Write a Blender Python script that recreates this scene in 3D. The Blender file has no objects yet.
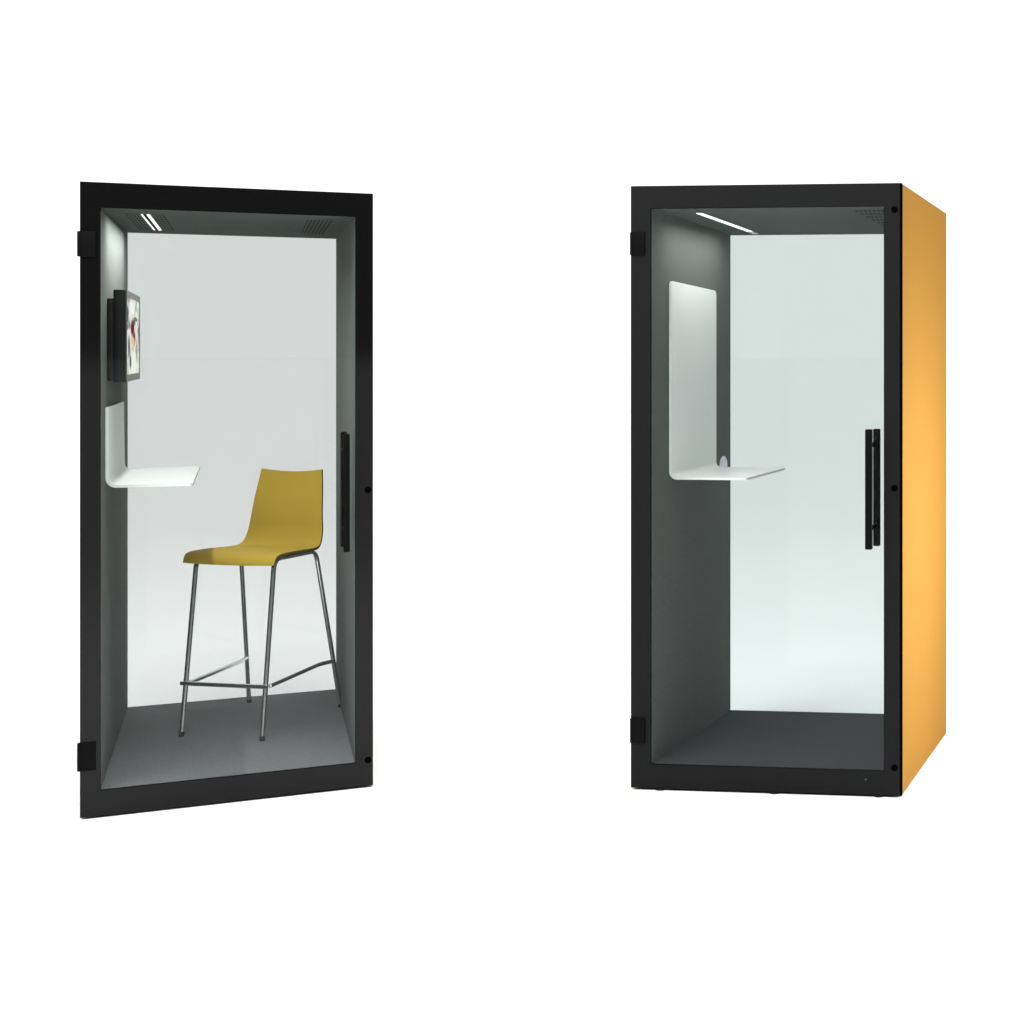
import bpy, bmesh, math, random
from mathutils import Vector, Matrix
random.seed(7)
scene = bpy.context.scene
COL = scene.collection
ZB = 0.007                     # booths stand a few mm off the floor on levelling feet

# ------------------------------------------------------------------ materials
def new_mat(name):
    m = bpy.data.materials.new(name); m.use_nodes = True
    nt = m.node_tree
    return m, nt, nt.nodes['Principled BSDF']

def paint(name, col, rough=.5, metal=0., spec=.5, bump=0., scale=300., var=0., coat=0.):
    m, nt, b = new_mat(name)
    b.inputs['Base Color'].default_value = (*col, 1)
    b.inputs['Roughness'].default_value = rough
    b.inputs['Metallic'].default_value = metal
    b.inputs['Specular IOR Level'].default_value = spec
    if coat:
        b.inputs['Coat Weight'].default_value = coat
        b.inputs['Coat Roughness'].default_value = .03
    if bump or var:
        tc = nt.nodes.new('ShaderNodeTexCoord')
        n = nt.nodes.new('ShaderNodeTexNoise'); n.inputs['Scale'].default_value = scale
        n.inputs['Detail'].default_value = 4
        nt.links.new(tc.outputs['Object'], n.inputs['Vector'])
        if bump:
            bp = nt.nodes.new('ShaderNodeBump'); bp.inputs['Strength'].default_value = bump
            bp.inputs['Distance'].default_value = .002
            nt.links.new(n.outputs['Fac'], bp.inputs['Height'])
            nt.links.new(bp.outputs['Normal'], b.inputs['Normal'])
        if var:
            r = nt.nodes.new('ShaderNodeValToRGB')
            r.color_ramp.elements[0].position = .3; r.color_ramp.elements[1].position = .7
            r.color_ramp.elements[0].color = (*[c*(1-var) for c in col], 1)
            r.color_ramp.elements[1].color = (*[c*(1+var) for c in col], 1)
            nt.links.new(n.outputs['Fac'], r.inputs['Fac'])
            nt.links.new(r.outputs['Color'], b.inputs['Base Color'])
    return m

def weave(name, col, rough=.8, var=.1):
    """woven upholstery: two crossed fine bands modulate colour and height"""
    m, nt, b = new_mat(name)
    b.inputs['Roughness'].default_value = rough
    b.inputs['Specular IOR Level'].default_value = .25
    tc = nt.nodes.new('ShaderNodeTexCoord')
    waves = []
    for d in ('X', 'Z'):
        w = nt.nodes.new('ShaderNodeTexWave'); w.bands_direction = d
        w.inputs['Scale'].default_value = 120; w.inputs['Distortion'].default_value = 3
        w.inputs['Detail'].default_value = 2; w.inputs['Detail Scale'].default_value = 4
        nt.links.new(tc.outputs['Object'], w.inputs['Vector']); waves.append(w)
    mx = nt.nodes.new('ShaderNodeMath'); mx.operation = 'ADD'
    nt.links.new(waves[0].outputs['Fac'], mx.inputs[0]); nt.links.new(waves[1].outputs['Fac'], mx.inputs[1])
    n = nt.nodes.new('ShaderNodeTexNoise'); n.inputs['Scale'].default_value = 60
    nt.links.new(tc.outputs['Object'], n.inputs['Vector'])
    ad = nt.nodes.new('ShaderNodeMath'); ad.operation = 'ADD'
    nt.links.new(mx.outputs[0], ad.inputs[0]); nt.links.new(n.outputs['Fac'], ad.inputs[1])
    mr = nt.nodes.new('ShaderNodeMapRange'); mr.inputs['From Max'].default_value = 3
    nt.links.new(ad.outputs[0], mr.inputs['Value'])
    r = nt.nodes.new('ShaderNodeValToRGB')
    r.color_ramp.elements[0].color = (*[c*(1-var) for c in col], 1)
    r.color_ramp.elements[1].color = (*[c*(1+var) for c in col], 1)
    nt.links.new(mr.outputs['Result'], r.inputs['Fac']); nt.links.new(r.outputs['Color'], b.inputs['Base Color'])
    bp = nt.nodes.new('ShaderNodeBump'); bp.inputs['Strength'].default_value = .15; bp.inputs['Distance'].default_value = .001
    nt.links.new(mx.outputs[0], bp.inputs['Height']); nt.links.new(bp.outputs['Normal'], b.inputs['Normal'])
    return m

def glow(name, col, strength):
    m = bpy.data.materials.new(name); m.use_nodes = True; nt = m.node_tree
    nt.nodes.remove(nt.nodes['Principled BSDF'])
    e = nt.nodes.new('ShaderNodeEmission'); e.inputs['Color'].default_value = (*col, 1); e.inputs['Strength'].default_value = strength
    nt.links.new(e.outputs[0], nt.nodes['Material Output'].inputs['Surface'])
    return m

def glass(name, tint, ior=1.3, rough=0.):
    """thin architectural glass: tinted straight-through transmission plus a Fresnel mirror on the outward faces"""
    m = bpy.data.materials.new(name); m.use_nodes = True; nt = m.node_tree
    nt.nodes.remove(nt.nodes['Principled BSDF'])
    t = nt.nodes.new('ShaderNodeBsdfTransparent'); t.inputs['Color'].default_value = (*[c**.5 for c in tint], 1)
    g = nt.nodes.new('ShaderNodeBsdfGlossy'); g.inputs['Roughness'].default_value = rough
    f = nt.nodes.new('ShaderNodeFresnel'); f.inputs['IOR'].default_value = ior
    geo = nt.nodes.new('ShaderNodeNewGeometry')
    inv = nt.nodes.new('ShaderNodeMath'); inv.operation = 'SUBTRACT'; inv.inputs[0].default_value = 1
    nt.links.new(geo.outputs['Backfacing'], inv.inputs[1])
    mul = nt.nodes.new('ShaderNodeMath'); mul.operation = 'MULTIPLY'
    nt.links.new(f.outputs[0], mul.inputs[0]); nt.links.new(inv.outputs[0], mul.inputs[1])
    mx = nt.nodes.new('ShaderNodeMixShader')
    nt.links.new(mul.outputs[0], mx.inputs[0]); nt.links.new(t.outputs[0], mx.inputs[1]); nt.links.new(g.outputs[0], mx.inputs[2])
    nt.links.new(mx.outputs[0], nt.nodes['Material Output'].inputs['Surface'])
    return m

def perforated(name, col, px, py, wx, wy, hole=(.022, .024, .024), ring=None):
    """ceiling felt punched with a regular field of small holes (pattern in metres, object space); ring = (cx, cy, r0, r1) keeps only a band"""
    m, nt, b = new_mat(name); b.inputs['Roughness'].default_value = .95; b.inputs['Specular IOR Level'].default_value = .1
    tc = nt.nodes.new('ShaderNodeTexCoord'); sp_ = nt.nodes.new('ShaderNodeSeparateXYZ'); nt.links.new(tc.outputs['Object'], sp_.inputs[0])
    def mth(op, a, c=None):
        n = nt.nodes.new('ShaderNodeMath'); n.operation = op
        for i, v in enumerate((a, c)):
            if v is None: continue
            if isinstance(v, (int, float)): n.inputs[i].default_value = v
            else: nt.links.new(v, n.inputs[i])
        return n.outputs[0]
    fx = mth('LESS_THAN', mth('FRACT', mth('DIVIDE', sp_.outputs['X'], px)), wx)
    fy = mth('LESS_THAN', mth('FRACT', mth('DIVIDE', sp_.outputs['Y'], py)), wy)
    fac = mth('MULTIPLY', fx, fy)
    if ring:
        dx, dy = mth('SUBTRACT', sp_.outputs['X'], ring[0]), mth('MULTIPLY', mth('SUBTRACT', sp_.outputs['Y'], ring[1]), ring[4])
        d = mth('SQRT', mth('ADD', mth('MULTIPLY', dx, dx), mth('MULTIPLY', dy, dy)))
        fac = mth('MULTIPLY', fac, mth('MULTIPLY', mth('GREATER_THAN', d, ring[2]), mth('LESS_THAN', d, ring[3])))
    mx = nt.nodes.new('ShaderNodeMixRGB'); mx.inputs[1].default_value = (*col, 1); mx.inputs[2].default_value = (*hole, 1)
    nt.links.new(fac, mx.inputs[0]); nt.links.new(mx.outputs[0], b.inputs['Base Color'])
    return m

def screen_mat():
    """lit display showing a soft, abstract bright picture with dark and crimson patches"""
    m = bpy.data.materials.new('lit_screen'); m.use_nodes = True; nt = m.node_tree
    nt.nodes.remove(nt.nodes['Principled BSDF'])
    tc = nt.nodes.new('ShaderNodeTexCoord')
    n = nt.nodes.new('ShaderNodeTexNoise'); n.inputs['Scale'].default_value = 7; n.inputs['Detail'].default_value = 3
    n.inputs['Distortion'].default_value = .6
    mp = nt.nodes.new('ShaderNodeMapping'); mp.inputs['Scale'].default_value = (1, 1., 2.0); mp.inputs['Location'].default_value = (.3, .17, .55)
    nt.links.new(tc.outputs['Object'], mp.inputs['Vector']); nt.links.new(mp.outputs[0], n.inputs['Vector'])
    r = nt.nodes.new('ShaderNodeValToRGB')
    e = r.color_ramp.elements
    e[0].position = .30; e[0].color = (.06, .075, .08, 1)
    e[1].position = .46; e[1].color = (.62, .60, .50, 1)
    e.new(.38).color = (.18, .20, .20, 1); e.new(.54).color = (.92, .93, .87, 1); e.new(.7).color = (.55, .45, .30, 1)
    nt.links.new(n.outputs['Fac'], r.inputs['Fac'])
    cur = r.outputs['Color']
    for (y, z, sy, sz, col) in SCREEN_BLOBS:
        mp = nt.nodes.new('ShaderNodeMapping'); mp.vector_type = 'POINT'
        mp.inputs['Location'].default_value = (0, -y/sy, -z/sz); mp.inputs['Scale'].default_value = (0, 1/sy, 1/sz)
        nt.links.new(tc.outputs['Object'], mp.inputs['Vector'])
        le = nt.nodes.new('ShaderNodeVectorMath'); le.operation = 'LENGTH'; nt.links.new(mp.outputs[0], le.inputs[0])
        mr = nt.nodes.new('ShaderNodeMapRange'); mr.interpolation_type = 'SMOOTHSTEP'
        mr.inputs['From Min'].default_value = 1.25; mr.inputs['From Max'].default_value = .5
        nt.links.new(le.outputs['Value'], mr.inputs['Value'])
        mx = nt.nodes.new('ShaderNodeMixRGB'); mx.inputs[2].default_value = (*col, 1)
        nt.links.new(mr.outputs['Result'], mx.inputs[0]); nt.links.new(cur, mx.inputs[1]); cur = mx.outputs[0]
    em = nt.nodes.new('ShaderNodeEmission'); em.inputs['Strength'].default_value = 1.0
    nt.links.new(cur, em.inputs['Color']); nt.links.new(em.outputs[0], nt.nodes['Material Output'].inputs['Surface'])
    return m

SCREEN_BLOBS = [(.40, .28, .22, .03, (.95, .96, .93)), (.45, .06, .30, .06, (.90, .92, .85)), (.12, .25, .08, .04, (.10, .12, .12)),
                (.42, .205, .12, .035, (.16, .015, .035)), (.52, .165, .08, .03, (.22, .012, .035)), (.12, .205, .06, .014, (.30, .10, .10)),
                (.50, .225, .10, .012, (.10, .11, .12)), (.60, .24, .14, .01, (.2, .2, .2)), (.22, .13, .06, .045, (.12, .12, .14)), (.30, .075, .06, .03, (.10, .12, .16)),
                (.46, .152, .10, .018, (.80, .55, .28)), (.68, .12, .05, .05, (.45, .35, .28))]

M = dict(
    gloss_black = paint('gloss_black_glass_border', (.0035, .0035, .0035), .06, spec=.165),
    matt_black = paint('matt_black_frame', (.0078, .008, .008), .6, spec=.09, bump=.02, scale=500),
    edge_black = paint('black_edge_seal', (.001, .001, .002), .7, spec=0.),
    edge_matt = paint('matt_black_edge', (.009, .009, .009), .8, spec=.03),
    metal_black = paint('black_powder_coat', (.0022, .0022, .0022), .6, spec=.06, bump=.03, scale=900),
    felt = paint('grey_felt', (.119, .131, .124), .95, spec=.1, bump=.03, scale=130, var=.16),
    felt_side = paint('mid_grey_felt', (.107, .116, .110), .95, spec=.1, bump=.03, scale=130, var=.16),
    felt_dark = paint('dark_grey_felt', (.075, .088, .083), .95, spec=.1, bump=.03, scale=130, var=.13),
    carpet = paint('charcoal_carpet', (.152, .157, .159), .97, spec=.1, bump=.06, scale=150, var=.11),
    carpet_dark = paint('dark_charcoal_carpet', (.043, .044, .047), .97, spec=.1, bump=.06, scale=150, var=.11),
    vent_dark = paint('lamp_tray_black', (.012, .013, .013), .9, spec=.1),  # plain black of the tray between the light strips
    yellow = paint('amber_lacquer', (.33, .170, .037), .6, spec=0., bump=.015, scale=250, var=.015),
    shell_grey = paint('charcoal_lacquer', (.03, .03, .03), .4),
    white = paint('white_lacquer', (.72, .755, .735), .4, spec=.4),
    plastic = paint('pale_plastic', (.72, .72, .82), .25, spec=.5),
    monitor = paint('black_monitor_plastic', (.007, .007, .007), .45, spec=.2),
    bezel = paint('grey_monitor_bezel', (.075, .08, .08), .4, spec=.4),
    chrome = paint('brushed_steel_tube', (.78, .80, .79), .22, metal=1.),
    steel_plain = paint('satin_steel', (.5, .5, .5), .35, metal=1.),
    rubber = paint('black_rubber', (.01, .01, .01), .8, spec=.2),
    stool = weave('mustard_weave', (.485, .33, .034)),
    stool_edge = paint('mustard_edge', (.22, .15, .02), .7, spec=.1),
    cap_grey = paint('grey_rubber', (.05, .052, .052), .7, spec=.2),
    stool_under = paint('dark_plywood_underside', (.05, .04, .02), .6),
    strip = glow('lamp_strip', (1, 1, .97), 1.6),
    strip_right = glow('lamp_strip_cool', (1, 1, .97), 1.6),
    glass_front = glass('clear_glass', (.93, .95, .945), 1.22),
    glass_front_soft = glass('clear_etched_glass', (.93, .95, .945), 1.22, .4),
    glass_rear_left = glass('grey_tinted_glass', (.565, .58, .575)),
    glass_rear_right = glass('green_tinted_glass', (.567, .62, .607)),
    floor_white = paint('white_studio_floor', (.93, .93, .93), .9, spec=.05),
    vent_dots = perforated('felt_punched_with_dots', (.075, .088, .083), .0118, .11, .55, .55, hole=(.012, .013, .013)),
    vent_slots = perforated('felt_punched_with_slots', (.075, .088, .083), .0135, .10, .5, .75, hole=(.016, .017, .017)),
    vent_grid = perforated('felt_punched_with_wide_dots', (.075, .088, .083), .0165, .10, .5, .5, hole=(.012, .013, .013)),
    screen = screen_mat(),
)

# ------------------------------------------------------------------ mesh helpers
def box(bm, lo, hi, bev=0.):
    vs = [bm.verts.new((x, y, z)) for z in (lo[2], hi[2]) for y in (lo[1], hi[1]) for x in (lo[0], hi[0])]
    fs = [(0, 2, 3, 1), (4, 5, 7, 6), (0, 1, 5, 4), (2, 6, 7, 3), (0, 4, 6, 2), (1, 3, 7, 5)]
    faces = [bm.faces.new([vs[i] for i in f]) for f in fs]
    if bev:
        es = {e for f in faces for e in f.edges}
        bmesh.ops.bevel(bm, geom=list(es), offset=bev, segments=2, affect='EDGES', profile=.5)

def hexa(bm, bottom, top):
    """closed solid between two quads (corner for corner)"""
    a = [bm.verts.new(p) for p in bottom]; b = [bm.verts.new(p) for p in top]
    n = len(a)
    bm.faces.new(a[::-1]); bm.faces.new(b)
    for i in range(n):
        j = (i+1) % n
        bm.faces.new((a[i], a[j], b[j], b[i]))

def disc(bm, c, r, axis, h, n=20, bev=0.):
    """short cylinder along axis, centred on c"""
    mat = Vector((0, 0, 1)).rotation_difference(Vector(axis)).to_matrix().to_4x4(); mat.translation = Vector(c)
    g = bmesh.ops.create_cone(bm, cap_ends=True, segments=n, radius1=r, radius2=r, depth=h, matrix=mat)
    if bev:
        es = [e for e in {e for v in g['verts'] for e in v.link_edges} if len(e.link_faces) == 2 and e.calc_face_angle(0) > 1]
        bmesh.ops.bevel(bm, geom=es, offset=bev, segments=2, affect='EDGES')

def tube(bm, pts, r, n=12):
    pts = [Vector(p) for p in pts]; rings = []
    up = None
    for i, p in enumerate(pts):
        d = (pts[min(i+1, len(pts)-1)] - pts[max(i-1, 0)]).normalized()
        if up is None:
            up = d.orthogonal().normalized()
        up = (up - d*up.dot(d)).normalized(); s = d.cross(up)
        rr = r[i] if isinstance(r, (list, tuple)) else r
        rings.append([bm.verts.new(p + (up*math.cos(a)+s*math.sin(a))*rr) for a in [2*math.pi*k/n for k in range(n)]])
    for a, b in zip(rings, rings[1:]):
        for k in range(n):
            bm.faces.new((a[k], a[(k+1) % n], b[(k+1) % n], b[k]))
    bm.faces.new(rings[0][::-1]); bm.faces.new(rings[-1])

def round_path(pts, rad, n=6):
    """polyline with its inner corners rounded by radius rad"""
    pts = [Vector(p) for p in pts]; out = [pts[0]]
    for a, b, c in zip(pts, pts[1:], pts[2:]):
        u, v = (a-b).normalized(), (c-b).normalized()
        d = min(rad, (a-b).length*.45, (c-b).length*.45)
        p0, p2 = b+u*d, b+v*d
        for k in range(n+1):
            t = k/n; out.append(p0*(1-t)**2 + b*2*t*(1-t) + p2*t*t)
    out.append(pts[-1]); return out

def spline(pts, n=8):
    P = [Vector(p) for p in pts]; P = [P[0]*2-P[1]] + P + [P[-1]*2-P[-2]]; out = []
    for i in range(1, len(P)-2):
        for k in range(n):
            t = k/n; a, b, c, d = P[i-1:i+3]
            out.append(.5*((2*b)+(c-a)*t+(2*a-5*b+4*c-d)*t*t+(3*b-a-3*c+d)*t**3))
    out.append(P[-2]); return out

def link(name, bm, mat, parent=None, smooth=False, shift=None):
    bmesh.ops.recalc_face_normals(bm, faces=bm.faces)
    if shift is not None:
        bmesh.ops.translate(bm, vec=shift, verts=bm.verts)
    me = bpy.data.meshes.new(name); bm.to_mesh(me); bm.free()
    for m in (mat if isinstance(mat, list) else [mat]):
        me.materials.append(m)
    o = bpy.data.objects.new(name, me); COL.objects.link(o)
    if smooth:
        for p in me.polygons: p.use_smooth = True
        me.set_sharp_from_angle(angle=math.radians(40))
    if parent is not None: o.parent = parent
    return o

def thing(name, label, cat, loc, rotz=0):
    o = bpy.data.objects.new(name, None); COL.objects.link(o)
    o.location = loc; o.rotation_euler = (0, 0, rotz); o.empty_display_size = .2
    o['label'] = label; o['category'] = cat
    return o

def fold_plate(bm, prof, y0, y1, t, corner_start, corner_end):
    """bent sheet: prof is the (x,z) centre path from the free upper edge to the free outer edge; y0/y1 give the two side
    edges along it; corner radii round the free ends"""
    P = [Vector((p[0], p[1])) for p in prof]
    L = [0.]
    for a, b in zip(P, P[1:]): L.append(L[-1]+(b-a).length)
    tot = L[-1]
    # densify both ends so that the corner arcs read round
    ts = sorted(set([0, tot] + L + [corner_start*(1-math.cos(k*math.pi/16)) for k in range(9)] + [tot-corner_end*(1-math.cos(k*math.pi/16)) for k in range(9)]))
    rows = []
    for s in ts:
        i = max(k for k in range(len(L)-1) if L[k] <= s+1e-9); f = (s-L[i])/max(L[i+1]-L[i], 1e-9)
        p = P[i].lerp(P[i+1], f)
        d0 = (P[i+1]-P[i]).normalized()
        if f < 1e-6 and i > 0: d0 = ((P[i]-P[i-1]).normalized()+d0).normalized()
        nrm = Vector((-d0.y, d0.x))
        ins = 0
        if s < corner_start: ins = corner_start-math.sqrt(max(0, corner_start**2-(corner_start-s)**2))
        if tot-s < corner_end: ins = max(ins, corner_end-math.sqrt(max(0, corner_end**2-(corner_end-tot+s)**2)))
        a, b = y0(s/tot)+ins, y1(s/tot)-ins
        q, w = p+nrm*t/2, p-nrm*t/2
        rows.append([bm.verts.new((q.x, a, q.y)), bm.verts.new((q.x, b, q.y)), bm.verts.new((w.x, b, w.y)), bm.verts.new((w.x, a, w.y))])
    for r0, r1 in zip(rows, rows[1:]):
        for k in range(4):
            bm.faces.new((r0[k], r0[(k+1) % 4], r1[(k+1) % 4], r1[k]))
    bm.faces.new(rows[0][::-1]); bm.faces.new(rows[-1])

# ------------------------------------------------------------------ booths
BOOTH = {
    'L': dict(loc=(-3.2952, 5.4338), th=.4644, W=.9302, D=1.40, H=2.1877, Hb=2.1877, zk=0., bl=.0609, br=.0603, bt=.0874, bb=.0883, gD=1.3808, gt=.0788, gb=.0953),
    'R': dict(loc=(-1.4973, 5.8144), th=-.1078, W=1.0071, D=.976, H=2.2118, Hb=2.1878, zk=-.0055, bl=.0709, br=.0654, bt=.0837, bb=.0887, gD=.9614, gt=.1091, gb=.0694),
}
FD = .014                      # depth of the door frame
UP = Vector((0, 0, ZB))

def booth_point(k, x, y, z):
    b = BOOTH[k]; c, s = math.cos(b['th']), math.sin(b['th'])
    return Vector((b['loc'][0]+x*c-y*s, b['loc'][1]+x*s+y*c, z+ZB))

def make_booth(k, label, frame_m, pane_m):
    b = BOOTH[k]; W, D, H, Hb, zk = b['W'], b['D'], b['H'], b['Hb'], b['zk']
    bl, br, bt, bb, gD, gt, gb = (b[i] for i in ('bl', 'br', 'bt', 'bb', 'gD', 'gt', 'gb'))
    root = thing('phone_booth', label, 'phone booth', (*b['loc'], 0), b['th'])
    def part(name, bm, m, parent=root, **kw):
        return link(name, bm, m, parent, shift=UP, **kw)
    lerp = lambda a, c, y: a+(c-a)*y/gD
    top = lambda y: lerp(H-bt, H-gt, y)          # ceiling height along the depth
    bot = lambda y: lerp(bb, gb, y)              # floor height
    roof = lambda y: H+(Hb-H)*y/D
    keel = lambda y: zk*y/D
    # door: one mitred frame, its pane, hinges, handles, caps
    bm = bmesh.new()
    xo = -.004 if k == 'R' else 0
    out = [(xo, 0), (W, 0), (W, H), (xo, H)]; inn = [(bl, bb), (W-br, bb), (W-br, H-bt), (bl, H-bt)]
    for i in range(4):
        j = (i+1) % 4
        q = [out[i], out[j], inn[j], inn[i]]
        hexa(bm, [(x, FD, z) for x, z in q], [(x, 0, z) for x, z in q])
    bmesh.ops.remove_doubles(bm, verts=bm.verts, dist=1e-6)
    bm.verts.index_update(); dup = {}
    for f in bm.faces: dup.setdefault(frozenset(v.index for v in f.verts), []).append(f)
    bmesh.ops.delete(bm, geom=[f for fs in dup.values() if len(fs) > 1 for f in fs], context='FACES')
    bmesh.ops.recalc_face_normals(bm, faces=bm.faces)
    es = [e for e in bm.edges if len(e.link_faces) == 2 and e.calc_face_angle(0) > 1]
    bmesh.ops.bevel(bm, geom=es, offset=.0012, segments=2, affect='EDGES')
    bm.normal_update()
    for f in bm.faces: f.material_index = 0 if f.normal.y < -.9 else 1     # the edges and back of the frame are matt
    door = part('door', bm, [frame_m, M['edge_matt']], smooth=True)
    bm = bmesh.new(); box(bm, (bl+.0005, .003, bb+.0005), (W-br-.0005, .010, H-bt-.0005))
    part('glass_pane', bm, pane_m, door)
    return root, door, part, top, bot, roof, keel

def shell(k, part, top, bot, roof, keel, wall_m, ceil_m, floor_m, left_m, right_m, rear_glass):
    b = BOOTH[k]; W, D = b['W'], b['D']; bl, br, gD = b['bl'], b['br'], b['gD']
    y0, y1 = FD+.001, D
    yl = gD-.0005
    t = .018                                     # outer skin
    res = {}
    # outer skins
    for nm, xa, xb, m in (('side_panel', .0005, t, left_m), ('side_panel', W-t, W-.0005, right_m)):
        bm = bmesh.new()
        hexa(bm, [(xa, y0, keel(y0)), (xb, y0, keel(y0)), (xb, y1, keel(y1)), (xa, y1, keel(y1))],
                 [(xa, y0, roof(y0)-.0005), (xb, y0, roof(y0)-.0005), (xb, y1, roof(y1)), (xa, y1, roof(y1))])
        bmesh.ops.recalc_face_normals(bm, faces=bm.faces)
        bmesh.ops.bevel(bm, geom=list(bm.edges), offset=.0012, segments=2, affect='EDGES')
        o = part(nm, bm, m); res.setdefault('skin', []).append(o)
    # inner felt walls
    for xa, xb in ((t+.001, bl), (W-br, W-t-.001)):
        bm = bmesh.new()
        hexa(bm, [(xa, y0, keel(y0)+.004), (xb, y0, keel(y0)+.004), (xb, y1-.002, keel(y1)+.004), (xa, y1-.002, keel(y1)+.004)],
                 [(xa, y0, roof(y0)-.02), (xb, y0, roof(y0)-.02), (xb, y1-.002, roof(y1)-.02), (xa, y1-.002, roof(y1)-.02)])
        res.setdefault('wall', []).append(part('inner_wall', bm, wall_m))
    xa, xb = bl+.0005, W-br-.0005
    bm = bmesh.new()
    hexa(bm, [(xa, y0, top(y0)), (xb, y0, top(y0)), (xb, y1, top(y1)), (xa, y1, top(y1))],
             [(xa, y0, roof(y0)-.022), (xb, y0, roof(y0)-.022), (xb, y1, roof(y1)-.022), (xa, y1, roof(y1)-.022)])
    res['ceiling'] = part('ceiling', bm, ceil_m)
    bm = bmesh.new()
    hexa(bm, [(t+.001, y0, roof(y0)-.0195), (W-t-.001, y0, roof(y0)-.0195), (W-t-.001, y1, roof(y1)-.0195), (t+.001, y1, roof(y1)-.0195)],
             [(t+.001, y0, roof(y0)-.001), (W-t-.001, y0, roof(y0)-.001), (W-t-.001, y1, roof(y1)-.001), (t+.001, y1, roof(y1)-.001)])
    part('roof', bm, M['shell_grey'])
    bm = bmesh.new()
    hexa(bm, [(xa, y0, keel(y0)+.002), (xb, y0, keel(y0)+.002), (xb, y1, keel(y1)+.002), (xa, y1, keel(y1)+.002)],
             [(xa, y0, bot(y0)), (xb, y0, bot(y0)), (xb, y1, bot(y1)), (xa, y1, bot(y1))])
    res['floor'] = part('floor_panel', bm, floor_m)
    bm = bmesh.new()
    za, zb = bot(gD), top(gD)
    hexa(bm, [(xa, yl, za+.0005), (xb, yl, za+.0005), (xb, yl+.010, za+.001), (xa, yl+.010, za+.001)],
             [(xa, yl, zb-.0005), (xb, yl, zb-.0005), (xb, yl+.010, zb-.001), (xa, yl+.010, zb-.001)])
    part('rear_glass', bm, rear_glass)
    return res

def feet(part, spots):
    for x, y, z0 in spots:
        bm = bmesh.new(); disc(bm, (x, y, (z0-ZB)/2), .02, (0, 0, 1), ZB+z0-.0005, 18, .002)
        part('foot', bm, M['rubber'], smooth=True)

def hinges(part, door, zs, x0, x1):
    for za, zb in zs:
        bm = bmesh.new()
        box(bm, (x0, -.007, za), (x1, -.0005, zb), .002)
        box(bm, (x0-.001, -.0085, za+.001), (x0+.011, .012, zb-.001), .003)
        part('hinge', bm, M['metal_black'], door, smooth=True)

def bar_handle(part, door, x, y, za, zb, yface, hz, w=.012):
    bm = bmesh.new()
    box(bm, (x-w, y-w, za), (x+w, y+w, zb), .003)
    for z in hz:
        a, c = sorted((y, yface))
        disc(bm, (x, (a+c)/2, z), .0085, (0, 1, 0), c-a, 14)
    part('door_handle', bm, M['metal_black'], door, smooth=True)

def caps(part, door, spots, r=.0115):
    for x, z in spots:
        bm = bmesh.new(); disc(bm, (x, -.0012, z), r, (0, 1, 0), .005, 24, .001)
        part('screw_cap', bm, M['edge_black'], door, smooth=True)

# ---- left booth
b = BOOTH['L']
root_L, door_L, part, top, bot, roof, keel = make_booth('L', 'black framed glass booth with the mustard bar stool and wall monitor inside',
    M['gloss_black'], M['glass_front'])
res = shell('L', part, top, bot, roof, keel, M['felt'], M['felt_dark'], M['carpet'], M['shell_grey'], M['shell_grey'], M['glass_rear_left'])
hinges(part, door_L, ((1.929, 2.017), (.161, .259)), -.007, .047)
caps(part, door_L, ((.913, 1.093), (.913, .095)))
bar_handle(part, door_L, .838, -.045, .873, 1.303, .010, (.95, 1.24), .0105)
bar_handle(part, door_L, .834, .070, .880, 1.306, .020, (.95, 1.24), .0105)
feet(part, [(x, y, 0) for x in (.10, .47, .84) for y in (.08, 1.32)])
cl = res['ceiling']
for xa, xb in ((.169, .1752), (.187, .1975)):
    bm = bmesh.new(); hexa(bm, [(xa, .255, top(.255)-.002), (xb, .255, top(.255)-.002), (xb, 1.14, top(1.14)-.002), (xa, 1.14, top(1.14)-.002)],
                           [(xa, .255, top(.255)+.004), (xb, .255, top(.255)+.004), (xb, 1.14, top(1.14)+.004), (xa, 1.14, top(1.14)+.004)])
    part('light_strip', bm, M['strip'], cl)
bm = bmesh.new()                                  # lamp tray between and beside the strips
for xa, xb in ((.1762, .186),):
    hexa(bm, [(xa, .255, top(.255)-.003), (xb, .255, top(.255)-.003), (xb, 1.14, top(1.14)-.003), (xa, 1.14, top(1.14)-.003)],
         [(xa, .255, top(.255)+.004), (xb, .255, top(.255)+.004), (xb, 1.14, top(1.14)+.004), (xa, 1.14, top(1.14)+.004)])
part('lamp_tray', bm, M['vent_dark'], cl)
def vent(x0, x1, y0, y1, m):
    bm = bmesh.new()
    hexa(bm, [(x0, y0, top(y0)-.0012), (x1, y0, top(y0)-.0012), (x1, y1, top(y1)-.0012), (x0, y1, top(y1)-.0012)],
         [(x0, y0, top(y0)+.003), (x1, y0, top(y0)+.003), (x1, y1, top(y1)+.003), (x0, y1, top(y1)+.003)])
    part('vent', bm, m, cl)
vent(.118, .162, .265, 1.135, M['vent_dots'])
vent(.2035, .242, .265, 1.135, M['vent_dots'])
vent(.718, .808, .255, 1.09, M['vent_slots'])
# folded desk plate on the left wall
def bent(x0, ztop, zsh, xout, rad, n=8):
    return [(x0, ztop), (x0, zsh+rad)] + [(x0+rad-rad*math.cos(a), zsh+rad-rad*math.sin(a)) for a in [math.pi/2*k/n for k in range(1, n)]] + [(x0+rad, zsh), (xout, zsh)]
bm = bmesh.new()
fold_plate(bm, bent(.0665, 1.404, 1.121, .338, .03), lambda s: .205-.03*max(0, (s-.5)*2), lambda s: 1.0+.17*max(0, min(1, (s-.35)*2.2)), .010, .012, .02)
part('wall_shelf', bm, M['white'], smooth=True)
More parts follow.
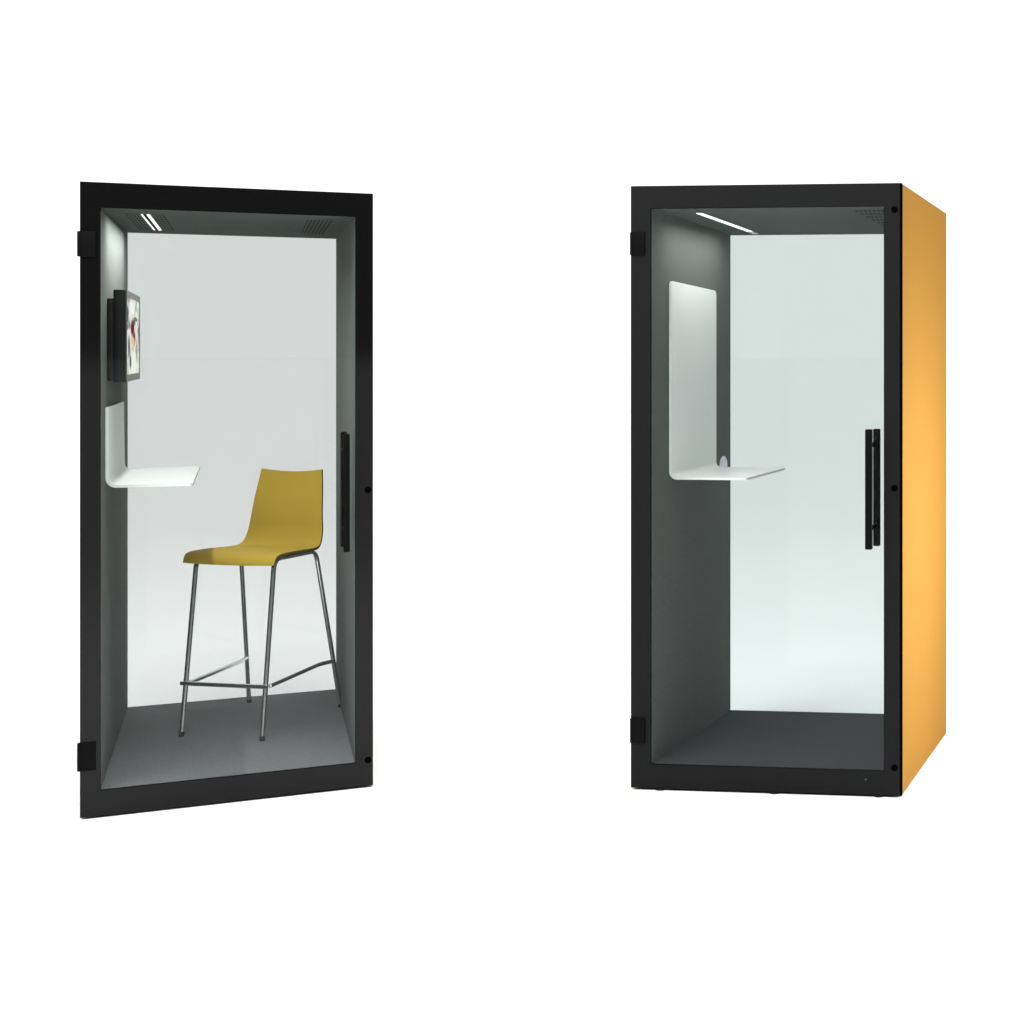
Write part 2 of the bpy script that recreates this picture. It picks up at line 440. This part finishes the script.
# ---- monitor on the left booth's wall
mon_o = booth_point('L', .0615, .22, 1.49)
mon = thing('wall_monitor', 'black flat monitor showing a blurry bright picture, above the small white shelf', 'monitor', mon_o, b['th'])
def mpart(name, bm, m, parent=mon, **kw):
    return link(name, bm, m, parent, shift=Vector((-.0615, -.22, -1.49)), **kw)
bm = bmesh.new(); box(bm, (.0618, .285, 1.4985), (.0799, .98, 1.7965), .002); mpart('wall_mount', bm, M['monitor'], smooth=True)
ya, yb, za, zb = .30, 1.10, 1.492, 1.8285
bm = bmesh.new(); box(bm, (.080, ya, za), (.1185, yb, zb), .002); mpart('housing', bm, M['monitor'], smooth=True)
bm = bmesh.new()
for lo, hi in (((.1187, ya+.001, zb-.024), (.1225, yb-.001, zb-.001)), ((.1187, ya+.001, za+.001), (.1225, yb-.001, za+.026)),
               ((.1187, ya+.001, za+.0265), (.1225, ya+.016, zb-.0245)), ((.1187, yb-.05, za+.0265), (.1225, yb-.001, zb-.0245))):
    box(bm, lo, hi)
mpart('bezel', bm, M['bezel'])
bm = bmesh.new(); box(bm, (.1187, ya+.0165, za+.0268), (.1212, yb-.0505, zb-.0248)); mpart('screen', bm, M['screen'])

# ---- bar stool
S = dict(cx=.424, cy=.621, rot=-.48, wf=.176, wr=.217, d=.589, hr=.204, wt=.172, bt0=.098, bt1=.451, zt=.651, sh=-.184)
so = booth_point('L', S['cx'], S['cy'], bot(.8)+.0008)
stool = thing('bar_stool', 'mustard yellow bar stool with steel tube legs standing inside the glass booth', 'bar stool', so, b['th']+S['rot'])
def sp(a, bb_, z): return Vector((a, bb_+S['sh']*a, z))
def spart(name, bm, m, parent=stool, **kw): return link(name, bm, m, parent, **kw)
R_T = .0092
def leg_at(sg, front, z):
    w, bq = (S['wf'], 0.) if front else (S['wr'], S['d'])
    wt, bt = (S['wt'], S['bt0']) if front else (S['wt']+.004, S['bt1'])
    k = z/S['zt']; return sp(sg*(w+(wt-w)*k), bq+(bt-bq)*k, z)
for sg in (-1, 1):
    ztop = S['zt']+.018
    # front leg, seat rail and rear leg of one side are one bent tube; split where the bends end so that each leg is a mesh
    path = round_path([leg_at(sg, True, .0), leg_at(sg, True, ztop+.021), leg_at(sg, False, ztop+.011), leg_at(sg, False, .0)], .045, 8)
    n1 = 1+9; n2 = 1+9
    f = path[:n1]; r_ = path[n1-1:n1+1]; q = path[n1:]
    for nm, pp in (('leg', f), ('seat_rail', r_), ('leg', q)):
        bm = bmesh.new(); tube(bm, pp, R_T, 14); o = spart(nm, bm, M['chrome'], smooth=True)
        if nm == 'leg':
            e = f[0] if pp is f else q[-1]; u = f[1] if pp is f else q[-2]
            bm = bmesh.new(); dv = (u-e).normalized(); tube(bm, [e, e+dv*.016], R_T+.0006, 14)
            spart('foot_cap', bm, M['cap_grey'], o, smooth=True)
hr = S['hr']
P = [leg_at(-1, False, hr), leg_at(-1, True, hr), leg_at(1, True, hr), leg_at(1, False, hr)]
o_ = sp(0, -.016, 0)-sp(0, 0, 0)
for nm, pp in (('footrest', [P[1]+Vector((-.012, -.012, 0)), P[2]+Vector((.012, -.012, 0))]),
               ('stretcher', round_path([P[1]+Vector((.014, .004, 0)), P[0].lerp(P[1], .14)+Vector((.016, 0, 0)), P[0]], .03)),
               ('stretcher', round_path([P[2]+Vector((.014, .004, 0)), P[3].lerp(P[2], .14)+Vector((-.022, 0, 0)), P[3]], .03))):
    bm = bmesh.new(); tube(bm, pp, R_T*.92, 12); spart(nm, bm, M['chrome'], smooth=True)
prof = [(.050, .674), (.054, .688), (.068, .704), (.10, .7115), (.18, .711), (.30, .705), (.40, .699), (.452, .702), (.485, .722), (.505, .765), (.512, .82), (.526, .90), (.552, 1.013)]
wid = [.200, .201, .202, .202, .201, .197, .190, .184, .178, .172, .165, .157, .142]
C = spline([(w, p[0], p[1]) for w, p in zip(wid, prof)], 7)
NA = 15; TH = .011
def shell_rows(off):
    rows = []
    for i, c in enumerate(C):
        d = (C[min(i+1, len(C)-1)]-C[max(i-1, 0)]); d = Vector((d.y, d.z)).normalized(); nrm = Vector((-d.y, d.x))
        back = max(0., min(1., (c.z-.74)/.2)); seat = 1.-max(0., min(1., (c.z-.70)/.06))
        row = []
        for k in range(NA):
            u = -1+2*k/(NA-1)
            cur = .020*back*(1-u*u)
            row.append(sp(u*c.x+.005*back, c.y+nrm.x*off+cur, c.z+nrm.y*off-.004*(1-u*u)*(1-back)-.012*(1-u*u)*max(0., min(1., (c.z-.9)/.11))))
        rows.append(row)
    return rows
bm = bmesh.new()
A = [[bm.verts.new(p) for p in r] for r in shell_rows(0)]; B = [[bm.verts.new(p) for p in r] for r in shell_rows(-TH)]
for i in range(len(A)-1):
    for k in range(NA-1):
        bm.faces.new((A[i][k], A[i][k+1], A[i+1][k+1], A[i+1][k]))
        fc = bm.faces.new((B[i][k+1], B[i][k], B[i+1][k], B[i+1][k+1])); fc.material_index = 1
    for k in (0, NA-1): 
        fc = bm.faces.new((A[i][k], A[i+1][k], B[i+1][k], B[i][k])); fc.material_index = 2
for k in range(NA-1):
    bm.faces.new((A[0][k], A[0][k+1], B[0][k+1], B[0][k])); bm.faces.new((A[-1][k], A[-1][k+1], B[-1][k+1], B[-1][k]))
spart('seat_shell', bm, [M['stool'], M['stool_under'], M['stool_edge']], smooth=True)

# ---- right booth
b = BOOTH['R']
root_R, door_R, part, top, bot, roof, keel = make_booth('R', 'empty black framed glass booth with an amber yellow side panel', M['matt_black'], M['glass_front_soft'])
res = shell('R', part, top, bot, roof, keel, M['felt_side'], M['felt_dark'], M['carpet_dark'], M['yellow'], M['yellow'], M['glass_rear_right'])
res['skin'][1]['label'] = 'amber yellow side panel'
bm = bmesh.new(); box(bm, (b['W']-.006, -.0012, .004), (b['W']+.0012, FD, b['H']-.004), .0008)
part('edge_trim', bm, M['edge_black'], door_R)
hinges(part, door_R, ((1.957, 2.042), (.165, .258)), -.004, .051)
caps(part, door_R, ((.981, 1.11), (.981, .101), (.981, 2.116)))
bm = bmesh.new(); disc(bm, (.876, -.0012, .056), .004, (0, 1, 0), .004, 12); part('screw', bm, M['cap_grey'], door_R)
bar_handle(part, door_R, .899, -.055, .895, 1.325, .010, (.966, 1.266))
bar_handle(part, door_R, .898, .085, .891, 1.320, .020, (.966, 1.266))
feet(part, [(x, y, 0) for x in (.105, .535, .92) for y in (.014,)] + [(x, .9, -.014) for x in (.105, .535, .92)])
cl = res['ceiling']
bm = bmesh.new(); xa, xb = .193, .216
hexa(bm, [(xa, .152, top(.152)-.002), (xb, .152, top(.152)-.002), (xb, .81, top(.81)-.002), (xa, .81, top(.81)-.002)],
     [(xa, .152, top(.152)+.004), (xb, .152, top(.152)+.004), (xb, .81, top(.81)+.004), (xa, .81, top(.81)+.004)])
part('light_strip', bm, M['strip_right'], cl)
bm = bmesh.new()
hexa(bm, [(xa, .812, top(.812)-.003), (xb, .812, top(.812)-.003), (xb, .90, top(.90)-.003), (xa, .90, top(.90)-.003)],
     [(xa, .812, top(.812)+.004), (xb, .812, top(.812)+.004), (xb, .90, top(.90)+.004), (xa, .90, top(.90)+.004)])
part('lamp_end_cap', bm, M['steel_plain'], cl)
vent(.806, .9405, .12, .66, M['vent_grid'])
bm = bmesh.new()
fold_plate(bm, bent(.0760, 1.864, 1.122, .376, .026), lambda s: .200, lambda s: .750, .009, .022, .018)
for v in bm.verts:                                # the plate's upper edge is cut slightly on the slant
    if v.co.z > 1.5: v.co.z -= .030*(v.co.y-.47)*min(1, (v.co.z-1.5)/.3)
part('wall_shelf', bm, M['white'], smooth=True)
bm = bmesh.new(); disc(bm, (.0745, .864, 1.118), .047, (1, 0, 0), .008, 40, .003); disc(bm, (.080, .864, 1.118), .03, (1, 0, 0), .006, 32, .002)
part('wall_socket', bm, M['plastic'], smooth=True)

# ------------------------------------------------------------------ setting
bm = bmesh.new(); box(bm, (-400, -400, -.5), (400, 500, 0))
fl = link('floor', bm, M['floor_white']); fl['kind'] = 'structure'
fl['label'] = 'plain white seamless studio floor under both booths'

# ------------------------------------------------------------------ studio light
wd = bpy.data.worlds.new('World'); scene.world = wd; wd.use_nodes = True
nt = wd.node_tree; bg = nt.nodes['Background']
tc = nt.nodes.new('ShaderNodeTexCoord'); sx = nt.nodes.new('ShaderNodeSeparateXYZ')
nt.links.new(tc.outputs['Generated'], sx.inputs[0])
def ramp(sock, a, b_):
    r = nt.nodes.new('ShaderNodeMapRange'); r.interpolation_type = 'SMOOTHSTEP'
    r.inputs['From Min'].default_value = a; r.inputs['From Max'].default_value = b_
    nt.links.new(sock, r.inputs['Value']); return r.outputs['Result']
def mix(fac, a, b_):
    m = nt.nodes.new('ShaderNodeMix'); m.data_type = 'FLOAT'
    nt.links.new(fac, m.inputs[0])
    for i, v in ((2, a), (3, b_)):
        if isinstance(v, float): m.inputs[i].default_value = v
        else: nt.links.new(v, m.inputs[i])
    return m.outputs[0]
BACK, FRONT, ZENITH = 1.27, .12, 1.76
horizon = mix(ramp(sx.outputs['Y'], -.35, .15), FRONT, BACK)
sky = mix(ramp(sx.outputs['Z'], .45, .85), horizon, ZENITH)
nt.links.new(sky, bg.inputs['Strength']); bg.inputs['Color'].default_value = (1, 1, 1, 1)

def area(name, loc, target, size, energy, spread=180):
    l = bpy.data.lights.new(name, 'AREA'); l.shape = 'RECTANGLE'; l.size, l.size_y = size; l.energy = energy; l.spread = math.radians(spread)
    o = bpy.data.objects.new(name, l); COL.objects.link(o); o.location = loc
    o.rotation_euler = (Vector(target)-Vector(loc)).to_track_quat('-Z', 'Y').to_euler()
    return o
area('side_softbox', (.68, 5.9, .95), (-.45, 6.1, .98), (.6, 1.), 23., 150)
area('top_floor_fill', (-1.75, 5.2, 5.2), (-1.75, 5.2, 0), (1.4, 2.4), 110.)  # added overhead fill, keeps the floor between the booths white
area('front_floor_fill', (-3.2, 2.2, 4.5), (-3.2, 3.8, 0), (6, 1.5), 260.)  # added fill out of view, lifts the shade on the floor before the doors
area('rear_floor_fill', (-4.6, 10., 5.), (-4.6, 8.5, 0), (3, 2), 25.)  # added fill out of view, brightens the floor behind the booths

def strip_lamp(k, x, ya, yb, za, zb, w, energy, spread, tilt):
    # the light the ceiling strip gives: a louvred line lamp just under its diffuser
    l = bpy.data.lights.new('strip_lamp', 'AREA'); l.shape = 'RECTANGLE'; l.size, l.size_y = w, yb-ya
    l.energy = energy; l.spread = math.radians(spread); l.color = (1, 1, .97)
    o = bpy.data.objects.new('strip_lamp', l); COL.objects.link(o)
    o.location = booth_point(k, x, (ya+yb)/2, min(za, zb)-.010); o.rotation_euler = (Matrix.Rotation(BOOTH[k]['th'], 3, 'Z') @ Matrix.Rotation(math.radians(tilt), 3, 'Y')).to_euler()
strip_lamp('L', .182, .255, 1.14, 2.101, 2.104, .03, 9.0, 172, 6)
strip_lamp('R', .2035, .152, .81, 2.120, 2.104, .027, 2.6, 172, 4)

# ------------------------------------------------------------------ camera
F, PX, PY, HC = 1581.76, 1039.1, 353.59, 1.608-.005
cam = bpy.data.cameras.new('camera'); co = bpy.data.objects.new('camera', cam); COL.objects.link(co)
cam.sensor_width = 36; cam.lens = F/1024*36
cam.shift_x = -(PX-512)/1024; cam.shift_y = -(512-PY)/1024
cam.clip_start = .05; cam.clip_end = 600
co.location = (0, 0, HC); co.rotation_euler = (math.radians(90), 0, 0)
scene.camera = co

scene.render.engine = 'CYCLES'
scene.cycles.use_denoising = True
scene.cycles.max_bounces = 12; scene.cycles.transparent_max_bounces = 32; scene.cycles.diffuse_bounces = 5
scene.cycles.sample_clamp_indirect = 6
scene.view_settings.view_transform = 'Standard'; scene.view_settings.look = 'None'
scene.view_settings.exposure = 0; scene.view_settings.gamma = 1
scene.view_settings.use_curve_mapping = False
